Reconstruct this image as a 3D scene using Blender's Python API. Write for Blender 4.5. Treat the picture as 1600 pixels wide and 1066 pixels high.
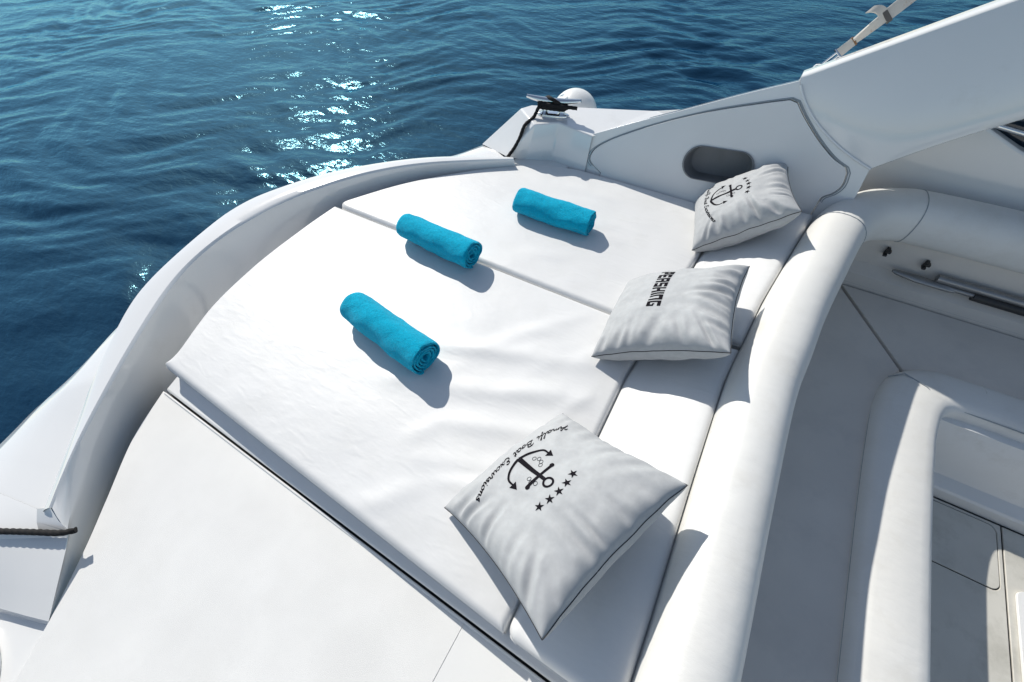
import bpy, bmesh, math, random
import numpy as np
from mathutils import Vector, Matrix, noise

for o in list(bpy.data.objects):
    bpy.data.objects.remove(o, do_unlink=True)
scene = bpy.context.scene
COL = scene.collection
R = math.radians
rnd = random.Random(7)

# ------------------------------------------------------------------ camera, sky, sun, exposure
# world axes: X towards the bow, Y to port, Z up; z = 0 is the top of the sunpad
cam = bpy.data.cameras.new('camera')
cam.sensor_width = 36.0
cam.lens = 36.0 * 650 / 1600
cam.clip_start = 0.02
cam.clip_end = 12000
camo = bpy.data.objects.new('camera', cam)
COL.objects.link(camo)
camo.matrix_world = Matrix(((0.86334059, -0.39021938, 0.31995603, 0.0),
                            (0.50315568, 0.71396945, -0.48691066, 0.0),
                            (-0.03843685, 0.58135743, 0.8127399, 1.15),
                            (0, 0, 0, 1)))
scene.camera = camo

SUN_AZ, SUN_EL = R(149), R(38.5)
world = bpy.data.worlds.new('World')
scene.world = world
world.use_nodes = True
wt = world.node_tree
bg = wt.nodes['Background']
sky = wt.nodes.new('ShaderNodeTexSky')
sky.sky_type = 'NISHITA'
sky.sun_disc = False
sky.sun_elevation = SUN_EL
sky.sun_rotation = math.pi / 2 - SUN_AZ
sky.air_density = 1.0
sky.dust_density = 0.5
sky.ozone_density = 2.0
hsv = wt.nodes.new('ShaderNodeHueSaturation')      # light summer haze: a paler sky
hsv.inputs['Saturation'].default_value = 0.80
hsv.inputs['Hue'].default_value = 0.495
wt.links.new(sky.outputs[0], hsv.inputs['Color'])
wt.links.new(hsv.outputs[0], bg.inputs[0])
bg.inputs[1].default_value = 0.11
sun = bpy.data.lights.new('sun', 'SUN')
sun.energy = 4.3
sun.angle = R(0.53)
sun.color = (1.0, 0.955, 0.88)
suno = bpy.data.objects.new('sun', sun)
COL.objects.link(suno)
sdir = Vector((math.cos(SUN_AZ) * math.cos(SUN_EL), math.sin(SUN_AZ) * math.cos(SUN_EL), math.sin(SUN_EL)))
suno.rotation_euler = sdir.to_track_quat('Z', 'Y').to_euler()
suno.location = sdir * 20
vs = scene.view_settings
vs.view_transform = 'Standard'
vs.look = 'None'
vs.exposure = 0.05
vs.gamma = 1.0
vs.use_curve_mapping = False
scene.cycles.sample_clamp_direct = 12.0     # keeps the sun glints from smearing

# ------------------------------------------------------------------ materials
def ramp(nt, fac, stops):
    r = nt.nodes.new('ShaderNodeValToRGB')
    e = r.color_ramp.elements
    while len(e) < len(stops):
        e.new(0.5)
    for k, (p, c) in enumerate(stops):
        e[k].position = p
        e[k].color = (c, c, c, 1) if isinstance(c, (int, float)) else (*c, 1)
    nt.links.new(fac, r.inputs[0])
    return r.outputs[0]

def mat(name, col, rough=0.5, var=0.04, vscale=6.0, bumps=(), metal=0.0, coat=0.0, sheen=0.0, spec=0.5, rvar=0.0, trans=0.0, dirt=None):
    """Principled surface: base colour with soft noise variation, several bump layers (scale, strength, distance, stretch)."""
    m = bpy.data.materials.new(name)
    m.use_nodes = True
    nt = m.node_tree
    b = nt.nodes['Principled BSDF']
    tc = nt.nodes.new('ShaderNodeTexCoord').outputs['Object']
    n = nt.nodes.new('ShaderNodeTexNoise')
    n.inputs['Scale'].default_value = vscale
    n.inputs['Detail'].default_value = 6
    nt.links.new(tc, n.inputs['Vector'])
    lo = tuple(max(0, c * (1 - var * 2)) for c in col)
    hi = tuple(min(1, c * (1 + var)) for c in col)
    c_out = ramp(nt, n.outputs[0], [(0.3, lo), (0.7, hi)])
    if dirt:
        dn = nt.nodes.new('ShaderNodeTexNoise')
        dn.inputs['Scale'].default_value = dirt[1]
        dn.inputs['Detail'].default_value = 9
        dn.inputs['Roughness'].default_value = 0.7
        nt.links.new(tc, dn.inputs['Vector'])
        f = ramp(nt, dn.outputs[0], [(dirt[2], 0.0), (dirt[3], 1.0)])
        mx = nt.nodes.new('ShaderNodeMix')
        mx.data_type = 'RGBA'
        nt.links.new(f, mx.inputs[0])
        nt.links.new(c_out, mx.inputs[6])
        mx.inputs[7].default_value = (*dirt[0], 1)
        c_out = mx.outputs[2]
    nt.links.new(c_out, b.inputs['Base Color'])
    b.inputs['Roughness'].default_value = rough
    if rvar:
        rr = ramp(nt, n.outputs[0], [(0.3, max(0, rough - rvar)), (0.7, min(1, rough + rvar))])
        nt.links.new(rr, b.inputs['Roughness'])
    b.inputs['Metallic'].default_value = metal
    b.inputs['Coat Weight'].default_value = coat
    b.inputs['Coat Roughness'].default_value = 0.08
    b.inputs['Sheen Weight'].default_value = sheen
    b.inputs['Specular IOR Level'].default_value = spec
    b.inputs['Transmission Weight'].default_value = trans
    prev = None
    for (sc, st, dist, stretch, *kind) in bumps:
        mp = nt.nodes.new('ShaderNodeMapping')
        mp.inputs['Scale'].default_value = stretch
        nt.links.new(tc, mp.inputs[0])
        t = nt.nodes.new('ShaderNodeTexNoise')
        t.inputs['Scale'].default_value = sc
        t.inputs['Detail'].default_value = 4
        if kind:
            t.noise_type = 'RIDGED_MULTIFRACTAL'
            t.inputs['Distortion'].default_value = 0.6
            t.inputs['Detail'].default_value = 2
        nt.links.new(mp.outputs[0], t.inputs['Vector'])
        bp = nt.nodes.new('ShaderNodeBump')
        bp.inputs['Strength'].default_value = st
        bp.inputs['Distance'].default_value = dist
        nt.links.new(t.outputs[0], bp.inputs['Height'])
        if prev:
            nt.links.new(prev, bp.inputs['Normal'])
        prev = bp.outputs[0]
    if prev:
        nt.links.new(prev, b.inputs['Normal'])
    return m

ONE = (1, 1, 1)
M = {}
M['gelcoat'] = mat('gelcoat', (0.79, 0.79, 0.775), 0.12, 0.01, 3, [(2.2, 0.12, 0.01, ONE)], coat=0.9, rvar=0.04, dirt=((0.72, 0.715, 0.69), 5.0, 0.6, 0.8))
M['deck'] = mat('deck', (0.78, 0.78, 0.76), 0.4, 0.02, 4, [(600, 0.15, 0.001, ONE)], dirt=((0.66, 0.65, 0.61), 8.0, 0.55, 0.8))
M['nonslip'] = mat('nonslip', (0.775, 0.772, 0.75), 0.5, 0.03, 5, [(330, 0.45, 0.0012, (1, 2.4, 1))], dirt=((0.735, 0.73, 0.705), 7.0, 0.5, 0.8))
M['vinyl'] = mat('vinyl', (0.735, 0.735, 0.725), 0.46, 0.02, 4, [(13, 0.12, 0.006, (1, 2.6, 1), 'R'), (34, 0.08, 0.002, (1, 2.0, 1), 'R'), (9, 0.12, 0.010, (1, 2, 1)), (700, 0.12, 0.0008, ONE)], rvar=0.05, dirt=((0.69, 0.69, 0.67), 6.0, 0.5, 0.8))
M['bolster'] = mat('bolster', (0.735, 0.73, 0.70), 0.42, 0.02, 4, [(12, 0.22, 0.01, (1, 2, 1)), (700, 0.2, 0.001, ONE)], rvar=0.05, dirt=((0.66, 0.645, 0.60), 7.0, 0.5, 0.8))
M['seat'] = mat('seat', (0.68, 0.64, 0.585), 0.45, 0.03, 4, [(10, 0.2, 0.01, ONE), (700, 0.2, 0.001, ONE)], dirt=((0.59, 0.56, 0.52), 7.0, 0.5, 0.8))
M['panel'] = mat('panel', (0.76, 0.755, 0.74), 0.45, 0.02, 4, [(7, 0.15, 0.01, ONE), (700, 0.12, 0.0008, ONE)])
M['piping'] = mat('piping', (0.62, 0.62, 0.61), 0.45)
M['greyline'] = mat('greyline', (0.32, 0.35, 0.37), 0.5)
M['shadowgap'] = mat('shadowgap', (0.02, 0.02, 0.022), 0.7)
M['pocket'] = mat('pocket', (0.22, 0.225, 0.23), 0.45, 0.1, 8)
M['floor'] = mat('floor', (0.60, 0.585, 0.53), 0.5, 0.04, 5, [(500, 0.3, 0.001, ONE)], dirt=((0.40, 0.39, 0.34), 6.0, 0.5, 0.8))
M['pillow'] = mat('pillow', (0.435, 0.445, 0.45), 0.75, 0.035, 60, [(14, 0.2, 0.008, ONE), (900, 0.5, 0.0012, (1, 1, 1))], sheen=0.1, spec=0.3)
M['print'] = mat('print', (0.008, 0.007, 0.010), 0.8, spec=0.08)
M['thread'] = mat('thread', (0.03, 0.03, 0.032), 0.7)
M['towel'] = mat('towel', (0.0, 0.47, 0.70), 0.95, 0.07, 120, [(60, 0.4, 0.006, ONE), (300, 1.0, 0.006, ONE), (800, 0.6, 0.002, ONE)], sheen=0.1, spec=0.1)
M['chrome'] = mat('chrome', (0.75, 0.76, 0.77), 0.12, 0.02, 10, metal=1.0)
M['rope'] = mat('rope', (0.006, 0.0055, 0.006), 0.85, 0.2, 90, [(900, 0.6, 0.001, ONE)])
M['webbing'] = mat('webbing', (0.62, 0.58, 0.52), 0.8, 0.05, 30, [(500, 0.5, 0.001, (1, 4, 1))], dirt=((0.42, 0.22, 0.10), 28.0, 0.62, 0.72))
M['buckle'] = mat('buckle', (0.12, 0.11, 0.10), 0.5)
M['rust'] = mat('rust', (0.25, 0.13, 0.06), 0.6)
M['fender'] = mat('fender', (0.80, 0.80, 0.78), 0.35, 0.02, 6)
M['fendereye'] = mat('fendereye', (0.10, 0.17, 0.24), 0.4)
M['glass'] = mat('glass', (0.015, 0.03, 0.05), 0.05, 0.02, 3, coat=0.5)
M['alu'] = mat('alu', (0.32, 0.32, 0.32), 0.4, 0.05, 20, metal=0.7)
M['blackplastic'] = mat('blackplastic', (0.03, 0.03, 0.03), 0.5)

# ------------------------------------------------------------------ mesh helpers
def obj(name, verts, faces, m, parent=None, angle=40, smooth=True):
    me = bpy.data.meshes.new(name)
    me.from_pydata([tuple(v) for v in verts], [], [tuple(f) for f in faces])
    bm = bmesh.new()
    bm.from_mesh(me)
    bmesh.ops.recalc_face_normals(bm, faces=bm.faces)
    bm.to_mesh(me)
    bm.free()
    if smooth:
        for p in me.polygons:
            p.use_smooth = True
        me.set_sharp_from_angle(angle=R(angle))
    me.materials.append(M[m] if isinstance(m, str) else m)
    o = bpy.data.objects.new(name, me)
    COL.objects.link(o)
    if parent is not None:
        o.parent = parent
        if parent.parent is None:
            o.location = -parent.location
    return o

def tag(o, label=None, cat=None, group=None, kind=None):
    if label: o['label'] = label
    if cat: o['category'] = cat
    if group: o['group'] = group
    if kind: o['kind'] = kind
    return o

def thing(name, loc, label, cat, group=None):
    e = bpy.data.objects.new(name, None)
    e.empty_display_size = 0.1
    COL.objects.link(e)
    e.location = loc
    return tag(e, label, cat, group)

def bevel(o, w, seg=3, angle=35):
    md = o.modifiers.new('bevel', 'BEVEL')
    md.width = w
    md.segments = seg
    md.limit_method = 'ANGLE'
    md.angle_limit = R(angle)
    md.harden_normals = False
    return o

def crom(pts, n):
    """n points along a Catmull-Rom curve through pts"""
    p = np.array(pts, float)
    p = np.vstack([2 * p[0] - p[1], p, 2 * p[-1] - p[-2]])
    k = len(pts) - 1
    out = []
    for s in np.linspace(0, k, n):
        i = min(int(s), k - 1)
        t = s - i
        a, b, c, d = p[i:i + 4]
        out.append(0.5 * (2 * b + (c - a) * t + (2 * a - 5 * b + 4 * c - d) * t * t + (3 * b - a - 3 * c + d) * t ** 3))
    return np.array(out)

def loft(rows, closed=False, caps=False):
    v = []
    f = []
    n = len(rows[0])
    for r in rows:
        v.extend([tuple(q) for q in r])
    for i in range(len(rows) - 1):
        for j in range(n if closed else n - 1):
            a = i * n + j
            b = i * n + (j + 1) % n
            f.append((a, b, b + n, a + n))
    if caps:
        f.append(tuple(range(n - 1, -1, -1)))
        f.append(tuple(range((len(rows) - 1) * n, len(rows) * n)))
    return v, f

def sweep(path, section, up=(0, 0, 1), caps=True):
    """section: closed list of (side, up) or a function of the index; mitred sweep with fixed up"""
    p = np.array(path, float)
    rows = []
    upv = np.array(up, float)
    for i in range(len(p)):
        t = p[min(i + 1, len(p) - 1)] - p[max(i - 1, 0)]
        t /= np.linalg.norm(t)
        s = np.cross(t, upv)
        s /= np.linalg.norm(s)
        u = np.cross(s, t)
        sec = section(i) if callable(section) else section
        rows.append([p[i] + s * a + u * b for a, b in sec])
    return loft(rows, closed=True, caps=caps)

def circle(rad, n=10, rz=None):
    rz = rad if rz is None else rz
    return [(rad * math.cos(2 * math.pi * k / n), rz * math.sin(2 * math.pi * k / n)) for k in range(n)]

def tube(path, rad, n=8, caps=True):
    p = [np.array(q, float) for q in path]
    t = p[-1] - p[0]
    up = (0, 0, 1) if abs(t[2]) < 0.8 * np.linalg.norm(t) else (0.3, 1, 0)
    return sweep(p, circle(rad, n), up, caps)

def merge(*parts):
    v, f = [], []
    for pv, pf in parts:
        k = len(v)
        v.extend([tuple(q) for q in pv])
        f.extend([tuple(i + k for i in q) for q in pf])
    return v, f

def box(c, s):
    c = np.array(c); s = np.array(s) / 2
    v = [tuple(c + s * np.array((x, y, z))) for x in (-1, 1) for y in (-1, 1) for z in (-1, 1)]
    return v, [(0, 1, 3, 2), (4, 6, 7, 5), (0, 4, 5, 1), (2, 3, 7, 6), (0, 2, 6, 4), (1, 5, 7, 3)]

def plate(outline, holes, to3d, thick):
    """filled 2D outline with holes, placed in space by to3d(a, b, depth) and given a thickness"""
    bm = bmesh.new()
    edges = []
    loops = [outline] + list(holes)
    rings = []
    for lp in loops:
        vs_ = [bm.verts.new((a, b, 0)) for a, b in lp]
        rings.append(vs_)
        for i in range(len(vs_)):
            edges.append(bm.edges.new((vs_[i], vs_[(i + 1) % len(vs_)])))
    bmesh.ops.triangle_fill(bm, use_beauty=True, use_dissolve=False, edges=edges)
    bm.verts.index_update()
    base = [(v.co.x, v.co.y) for v in bm.verts]
    tri = [tuple(v.index for v in f.verts) for f in bm.faces]
    ringi = [[v.index for v in r] for r in rings]
    bm.free()
    n = len(base)
    v = [to3d(a, b, 0) for a, b in base] + [to3d(a, b, thick) for a, b in base]
    f = list(tri) + [tuple(reversed([i + n for i in t])) for t in tri]
    for r in ringi:
        for i in range(len(r)):
            a, b = r[i], r[(i + 1) % len(r)]
            f.append((a, b, b + n, a + n))
    return v, f

def dist_poly(pts, poly):
    """distance of each 2D point to a closed polyline"""
    a = np.array(poly, float)
    b = np.roll(a, -1, axis=0)
    d = np.full(len(pts), 1e9)
    for i in range(len(a)):
        ab = b[i] - a[i]
        L = ab @ ab
        if L < 1e-12: continue
        t = np.clip(((pts - a[i]) @ ab) / L, 0, 1)
        q = a[i] + t[:, None] * ab
        d = np.minimum(d, np.hypot(*(pts - q).T))
    return d

def nz(x, y, s, seed=0.0):
    return noise.noise(Vector((x * s, y * s, seed)))

def smooth01(t):
    t = min(1, max(0, t))
    return t * t * (3 - 2 * t)

# ------------------------------------------------------------------ the sea
def make_water():
    def lines(lo, hi, step, far, g):
        c = list(np.arange(lo, hi + 1e-6, step))
        a, d = lo, step
        left = []
        while a > -far:
            d *= g
            a -= d
            left.append(a)
        b, d = hi, step
        right = []
        while b < far:
            d *= g
            b += d
            right.append(b)
        return np.array(left[::-1] + c + right)
    xs = lines(-15.0, 3.0, 0.034, 5000, 1.14)
    ys = lines(-2.5, 11.5, 0.034, 5000, 1.14)
    X, Y = np.meshgrid(xs, ys, indexing='ij')
    rs = np.random.RandomState(11)
    Z = np.zeros_like(X)
    # slow warp of the wave phases so that crests are broken and wander
    wx = 0.25 * np.sin(0.9 * X + 0.7 * Y + 1.0) + 0.18 * np.sin(-1.3 * X + 1.9 * Y + 2.0)
    wy = 0.25 * np.sin(1.1 * X - 0.8 * Y + 4.0) + 0.18 * np.sin(2.1 * X + 1.2 * Y + 0.3)
    gx, gy = X + wx, Y + wy
    for k in range(84):
        lam = 0.17 * (7.5 ** rs.rand())
        main = R(122) if k % 3 else R(88)
        th = main + R(19) * rs.randn()
        kk = 2 * math.pi / lam
        ph = rs.rand() * 6.283
        amp = 0.0027 * lam ** 1.0
        q = kk * (gx * math.cos(th) + gy * math.sin(th)) + ph
        s = np.sin(q)
        Z += amp * (s + 0.25 * np.cos(2 * q))
    # gusts: patches of rougher and calmer water
    gust = 0.75 + 0.35 * np.sin(0.55 * X + 0.9 * Y) * np.sin(0.4 * Y - 0.7 * X + 1.3) + 0.15 * np.sin(1.7 * X + 0.6 * Y)
    Z *= gust
    fade = np.exp(-np.maximum(0, np.hypot(X + 6, Y - 4.5) - 14) / 12.0)
    Z = Z * fade - 1.25
    nx, ny = X.shape
    me = bpy.data.meshes.new('sea')
    co = np.stack([X, Y, Z], -1).reshape(-1, 3).astype(np.float32)
    idx = np.arange(nx * ny).reshape(nx, ny)
    q = np.stack([idx[:-1, :-1], idx[1:, :-1], idx[1:, 1:], idx[:-1, 1:]], -1).reshape(-1, 4)
    me.vertices.add(len(co))
    me.vertices.foreach_set('co', co.ravel())
    me.loops.add(q.size)
    me.loops.foreach_set('vertex_index', q.ravel().astype(np.int32))
    me.polygons.add(len(q))
    me.polygons.foreach_set('loop_start', (np.arange(len(q)) * 4).astype(np.int32))
    me.polygons.foreach_set('loop_total', np.full(len(q), 4, np.int32))
    me.polygons.foreach_set('use_smooth', np.ones(len(q), bool))
    me.update(calc_edges=True)
    m = bpy.data.materials.new('sea_water')
    m.use_nodes = True
    nt = m.node_tree
    nt.nodes.remove(nt.nodes['Principled BSDF'])
    body = nt.nodes.new('ShaderNodeBsdfDiffuse')
    body.inputs['Color'].default_value = (0.0, 0.009, 0.030, 1)
    gl = nt.nodes.new('ShaderNodeBsdfGlossy')
    gl.inputs['Color'].default_value = (0.36, 0.80, 0.98, 1)
    gl.inputs['Roughness'].default_value = 0.07
    fr = nt.nodes.new('ShaderNodeFresnel')
    fr.inputs['IOR'].default_value = 1.85
    mxs = nt.nodes.new('ShaderNodeMixShader')
    nt.links.new(fr.outputs[0], mxs.inputs[0])
    nt.links.new(body.outputs[0], mxs.inputs[1])
    nt.links.new(gl.outputs[0], mxs.inputs[2])
    nt.links.new(mxs.outputs[0], nt.nodes['Material Output'].inputs['Surface'])
    tc = nt.nodes.new('ShaderNodeTexCoord').outputs['Object']
    prev = None
    for (sc, st, dist, rot, stretch) in ((3.4, 0.12, 0.09, 28, (1, 2.4, 1)), (9, 0.21, 0.03, 35, (1, 2.2, 1)), (30, 0.11, 0.012, 30, (1, 1.8, 1))):
        mp = nt.nodes.new('ShaderNodeMapping')
        mp.inputs['Rotation'].default_value = (0, 0, R(-rot))
        mp.inputs['Scale'].default_value = stretch
        nt.links.new(tc, mp.inputs[0])
        t = nt.nodes.new('ShaderNodeTexNoise')
        t.inputs['Scale'].default_value = sc
        t.inputs['Detail'].default_value = 5
        t.inputs['Roughness'].default_value = 0.45
        t.inputs['Distortion'].default_value = 0.3
        nt.links.new(mp.outputs[0], t.inputs['Vector'])
        bp = nt.nodes.new('ShaderNodeBump')
        bp.inputs['Strength'].default_value = st
        bp.inputs['Distance'].default_value = dist
        nt.links.new(t.outputs[0], bp.inputs['Height'])
        if prev: nt.links.new(prev, bp.inputs['Normal'])
        prev = bp.outputs[0]
    for nd in (body, gl, fr):
        nt.links.new(prev, nd.inputs['Normal'])
    me.materials.append(m)
    o = bpy.data.objects.new('sea', me)
    COL.objects.link(o)
    tag(o, 'dark blue rippled sea with sun glints beside the boat', kind='structure')

make_water()

# ------------------------------------------------------------------ the boat: one thing, everything bolted to it is a part
boat = thing('motor_boat', (0, 0.57, -1.25), 'white open motor boat with curved stern sunpad and sunken cockpit', 'boat')

# --- stern coaming: a concave crescent wall with a flat lip, following the round end of the sunpad
ridge = [(-1.298, -0.414, -0.012), (-1.387, -0.309, -0.005), (-1.454, -0.205, 0.004), (-1.564, -0.017, 0.02), (-1.668, 0.188, 0.035), (-1.766, 0.424, 0.045), (-1.74, 0.697, 0.05), (-1.7, 0.858, 0.05), (-1.584, 1.075, 0.05), (-1.434, 1.275, 0.045), (-1.239, 1.431, 0.04), (-0.972, 1.601, 0.03)]
lip = [(-1.326, -0.437, -0.03), (-1.459, -0.29, -0.02), (-1.543, -0.184, -0.005), (-1.643, -0.056, 0.015), (-1.751, 0.134, 0.033), (-1.806, 0.329, 0.045), (-1.834, 0.677, 0.05), (-1.781, 0.848, 0.05), (-1.665, 1.074, 0.05), (-1.502, 1.271, 0.045), (-1.29, 1.46, 0.04), (-0.992, 1.616, 0.03)]
rimline = [(-1.096, -0.597, -0.1), (-1.187, -0.458, -0.1), (-1.272, -0.345, -0.1), (-1.391, -0.188, -0.1), (-1.466, -0.03, -0.1)]
foot = [(-1.099, -0.597, -0.1), (-1.219, -0.471, -0.15), (-1.347, -0.366, -0.21), (-1.492, -0.2, -0.23), (-1.578, -0.024, -0.23), (-1.50, 0.15, -0.22), (-1.565, 0.42, -0.2), (-1.575, 0.66, -0.2), (-1.54, 0.95, -0.2), (-1.37, 1.26, -0.2), (-1.14, 1.52, -0.2), (-0.95, 1.66, -0.06)]
outer = [(-1.684, -0.519, -0.05), (-1.697, -0.408, -0.05), (-1.726, -0.31, -0.045), (-1.736, -0.226, -0.04), (-1.728, -0.153, -0.035), (-1.748, -0.055, -0.03), (-1.83, 0.42, -0.03), (-1.84, 0.72, -0.03), (-1.76, 1.02, -0.03), (-1.58, 1.3, -0.03), (-1.38, 1.5, -0.03), (-1.22, 1.72, -0.01)]
NS = 90
def soften(p, w=6):
    q = p.copy()
    for i in range(1, len(p) - 1):
        k = min(w, i, len(p) - 1 - i)
        q[i] = p[i - k:i + k + 1].mean(axis=0)
    return q
Ri, Li, Fo, Ou = [soften(crom(a, NS)) for a in (ridge, lip, foot, outer)]
tt_ = np.linspace(0, 1, NS)
Li = Li + (Li - Ri) * (0.55 * np.clip((tt_ - 0.30) / 0.25, 0, 1) * np.clip((1 - tt_) / 0.3, 0, 1))[:, None] * np.array((1, 1, 0))
rows = []
for i in range(NS):
    b, r, l = Fo[i], Ri[i], Li[i]
    row = []
    we = max(0.0, 1 - i / 14.0) ** 1.6
    ctrl = np.array([b[0] * 0.12 + r[0] * 0.88, b[1] * 0.12 + r[1] * 0.88, b[2] + 0.03])
    for t in np.linspace(0, 1, 12):
        row.append(b * (1 - t) ** 2 + 2 * ctrl * t * (1 - t) + r * t * t)
    e_c = np.array((-1.214, -0.438, -0.048))
    e_f = np.array((-1.096, -0.597, -0.1))
    for k in range(12):
        t = k / 11
        pe_ = e_f + (e_c - e_f) * min(1, t / 0.72) if t < 0.72 else e_c + (r - e_c) * (t - 0.72) / 0.28
        row[k] = row[k] * (1 - we) + pe_ * we
    d = (l - r)
    row[-1] = r - d * 0.01 - np.array((0, 0, 0.004))
    row.append(r + d * 0.03 + np.array((0, 0, 0.0)))
    row.append(r + d * 0.09 + np.array((0, 0, 0.004)))
    row.append(r + d * 0.5 + np.array((0, 0, 0.006)))
    row.append(r + d * 0.85 + np.array((0, 0, 0.003)))
    row.append(l.copy())
    row.append(l + d / np.linalg.norm(d) * 0.008 * min(1, i / 6) - np.array((0, 0, 0.003 + 0.017 * min(1, i / 6))))
    row.append(l + d / np.linalg.norm(d) * 0.010 * min(1, i / 6) - np.array((0, 0, 0.005 + 0.085 * min(1, i / 6))))
    rows.append(row)
v, f = loft(rows)
coaming = obj('stern_coaming', v, f, 'gelcoat', boat, 28)
# side deck outside the lip, rolling over into the hull
rows = []
for i in range(NS):
    l, o_ = Li[i], Ou[i]
    d = o_ - l
    d[2] = 0
    dn = d / max(1e-6, np.linalg.norm(d))
    zl = min(l[2] - 0.012, -0.005)
    a = np.array((l[0], l[1], zl))
    o2 = np.array((o_[0], o_[1], o_[2]))
    row = [a - dn * 0.012, a * 0.5 + o2 * 0.5 + np.array((0, 0, 0.008)), a * 0.1 + o2 * 0.9, o2 + dn * 0.012 - np.array((0, 0, 0.012)), o2 + dn * 0.02 - np.array((0, 0, 0.05))]
    for zz, off in ((-0.2, 0.02), (-0.5, 0.0), (-0.9, -0.06), (-1.4, -0.15)):
        row.append(np.array((o2[0], o2[1], zz)) + dn * off)
    rows.append(row)
deck_row0 = rows[0]
v, f = loft(rows)
obj('aft_deck', v, f, 'gelcoat', boat, 60)

# --- starboard end of the coaming: the slanted return wall under the mooring line, and the quarter deck over it
w_top = [(-1.214, -0.438, -0.048), (-1.286, -0.483, -0.046), (-1.378, -0.54, -0.046), (-1.568, -0.653, -0.046)]
w_bot = [(-1.096, -0.597, -0.1), (-1.164, -0.622, -0.1), (-1.242, -0.649, -0.1), (-1.473, -0.739, -0.1)]
rows = []
up1 = np.array((0, 0, 0.0015))
w_deck = [Ri[0] + up1, deck_row0[0] * 0.75 + deck_row0[1] * 0.25 + up1, deck_row0[1] + up1, deck_row0[3] + up1]
for a, b, q in zip(w_top, w_bot, w_deck):
    a = np.array(a); b = np.array(b); q = np.array(q)
    rows.append([b + np.array((0.01, -0.02, -0.05)), b, b * 0.7 + a * 0.3, b * 0.3 + a * 0.7, a - np.array((0, 0.004, 0.006)), a + np.array((-0.006, 0.006, 0.002)), np.array(q) * 0.5 + a * 0.5 + np.array((0, 0, 0.003)), q])
v, f = loft(rows)
obj('quarter_return_wall', v, f, 'gelcoat', boat, 18)

# --- walkway: non-slip panel beside the sunpad and the gelcoat moulding around it
edge = [(q[0], q[1]) for q in crom(rimline, 30)]
pl = [(p[0], p[1]) for p in edge] + [(-1.445, -0.033), (-0.97, -0.042), (-0.3, -0.053), (-0.16, -0.056), (-0.16, -0.95), (-0.9, -0.98), (-1.0, -0.78)]
v, f = plate(pl, [], lambda a, b, d: (a, b, -0.100 - d), 0.13)
walk = obj('walkway_panel', v, f, 'nonslip', boat)
bevel(walk, 0.002, 2)
v, f = plate([(-0.1602, -0.056), (0.36, -0.066), (0.36, -1.05), (-0.1602, -1.05)], [], lambda a, b, d: (a, b, -0.1012 - d), 0.02)
bevel(obj('walkway_moulding', v, f, 'deck', boat), 0.0015, 2)
v, f = plate([(-3.0, -1.4), (-1.0, -1.1), (0.36, -1.1), (0.36, 0.1), (-1.5, 0.1), (-1.2, -0.3), (-1.05, -0.56), (-1.12, -0.61), (-1.6, -0.74), (-3, -1.0)], [], lambda a, b, d: (a, b, -0.125 - d), 0.03)
bevel(obj('walkway_floor', v, f, 'gelcoat', boat), 0.004, 2)
# moulded boarding step at the stern end of the walkway
sp = crom([(-1.36, -0.72), (-1.28, -0.70), (-1.18, -0.70), (-1.09, -0.74), (-1.04, -0.82), (-1.02, -0.95), (-1.15, -1.1), (-1.4, -1.05), (-1.5, -0.85)], 40)
v, f = plate([(p[0], p[1]) for p in sp], [], lambda a, b, d: (a, b, -0.098 - d), 0.026)
bevel(obj('boarding_step', v, f, 'gelcoat', boat), 0.012, 4)

# --- sunpad base under the cushions, with the open joint to the walkway
base = [(-1.45, -0.023), (-0.97, -0.032), (-0.3, -0.043), (0.3, -0.053), (0.3, 1.8), (-0.6, 1.76), (-0.9, 1.66), (-1.16, 1.48), (-1.38, 1.23), (-1.53, 0.93), (-1.56, 0.6), (-1.54, 0.3)]
v, f = plate(base, [], lambda a, b, d: (a, b, -0.088 - d), 0.16)
bevel(obj('sunpad_base', v, f, 'gelcoat', boat), 0.008, 3)
v, f = plate([(-1.45, 0.0), (0.28, 0.0), (0.28, -0.070), (-1.45, -0.05)], [], lambda a, b, d: (a, b, -0.118 - d), 0.02)
obj('joint_shadow', v, f, 'shadowgap', boat)
v, f = sweep([(-1.45, -0.0325, -0.099), (-0.97, -0.0415, -0.099), (-0.3, -0.0525, -0.099), (0.28, -0.062, -0.099)], circle(0.0035, 8))
obj('panel_trim', v, f, 'gelcoat', boat)

# --- port quarter block carrying the cleat
a_ = (-0.92, 1.71, 0.16); b_ = (-0.827, 1.775, 0.16); c_ = (-0.655, 1.772, 0.14)
d_ = (-1.06, 1.83, 0.155); e_ = (-1.03, 1.88, 0.155); f_ = (-0.48, 2.07, 0.16); g_ = (0.08, 2.09, 0.3)
h_ = (-1.221, 1.711, 0); i_ = (-1.044, 1.653, 0); j_ = (-0.964, 1.692, -0.02); k_ = (-0.845, 1.735, -0.05); l_ = (-0.655, 1.717, -0.05)
m_ = (-0.3, 1.99, 0.17); n_ = (0.05, 2.06, 0.25)
dl = (-1.09, 1.88, -0.03); el = (-0.98, 2.02, -0.03); fl = (-0.48, 2.12, -0.03); gl = (0.08, 2.16, -0.03)
bot = [(-1.16, 1.68, -1.4), (-1.02, 1.8, -1.4), (-0.9, 1.93, -1.4), (-0.45, 2.02, -1.4), (0.08, 2.06, -1.4)]
V = [a_, b_, c_, d_, e_, f_, g_, h_, i_, j_, k_, l_, m_, n_, dl, el, fl, gl] + bot + [(-0.9, 1.68, -0.05)]
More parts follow.
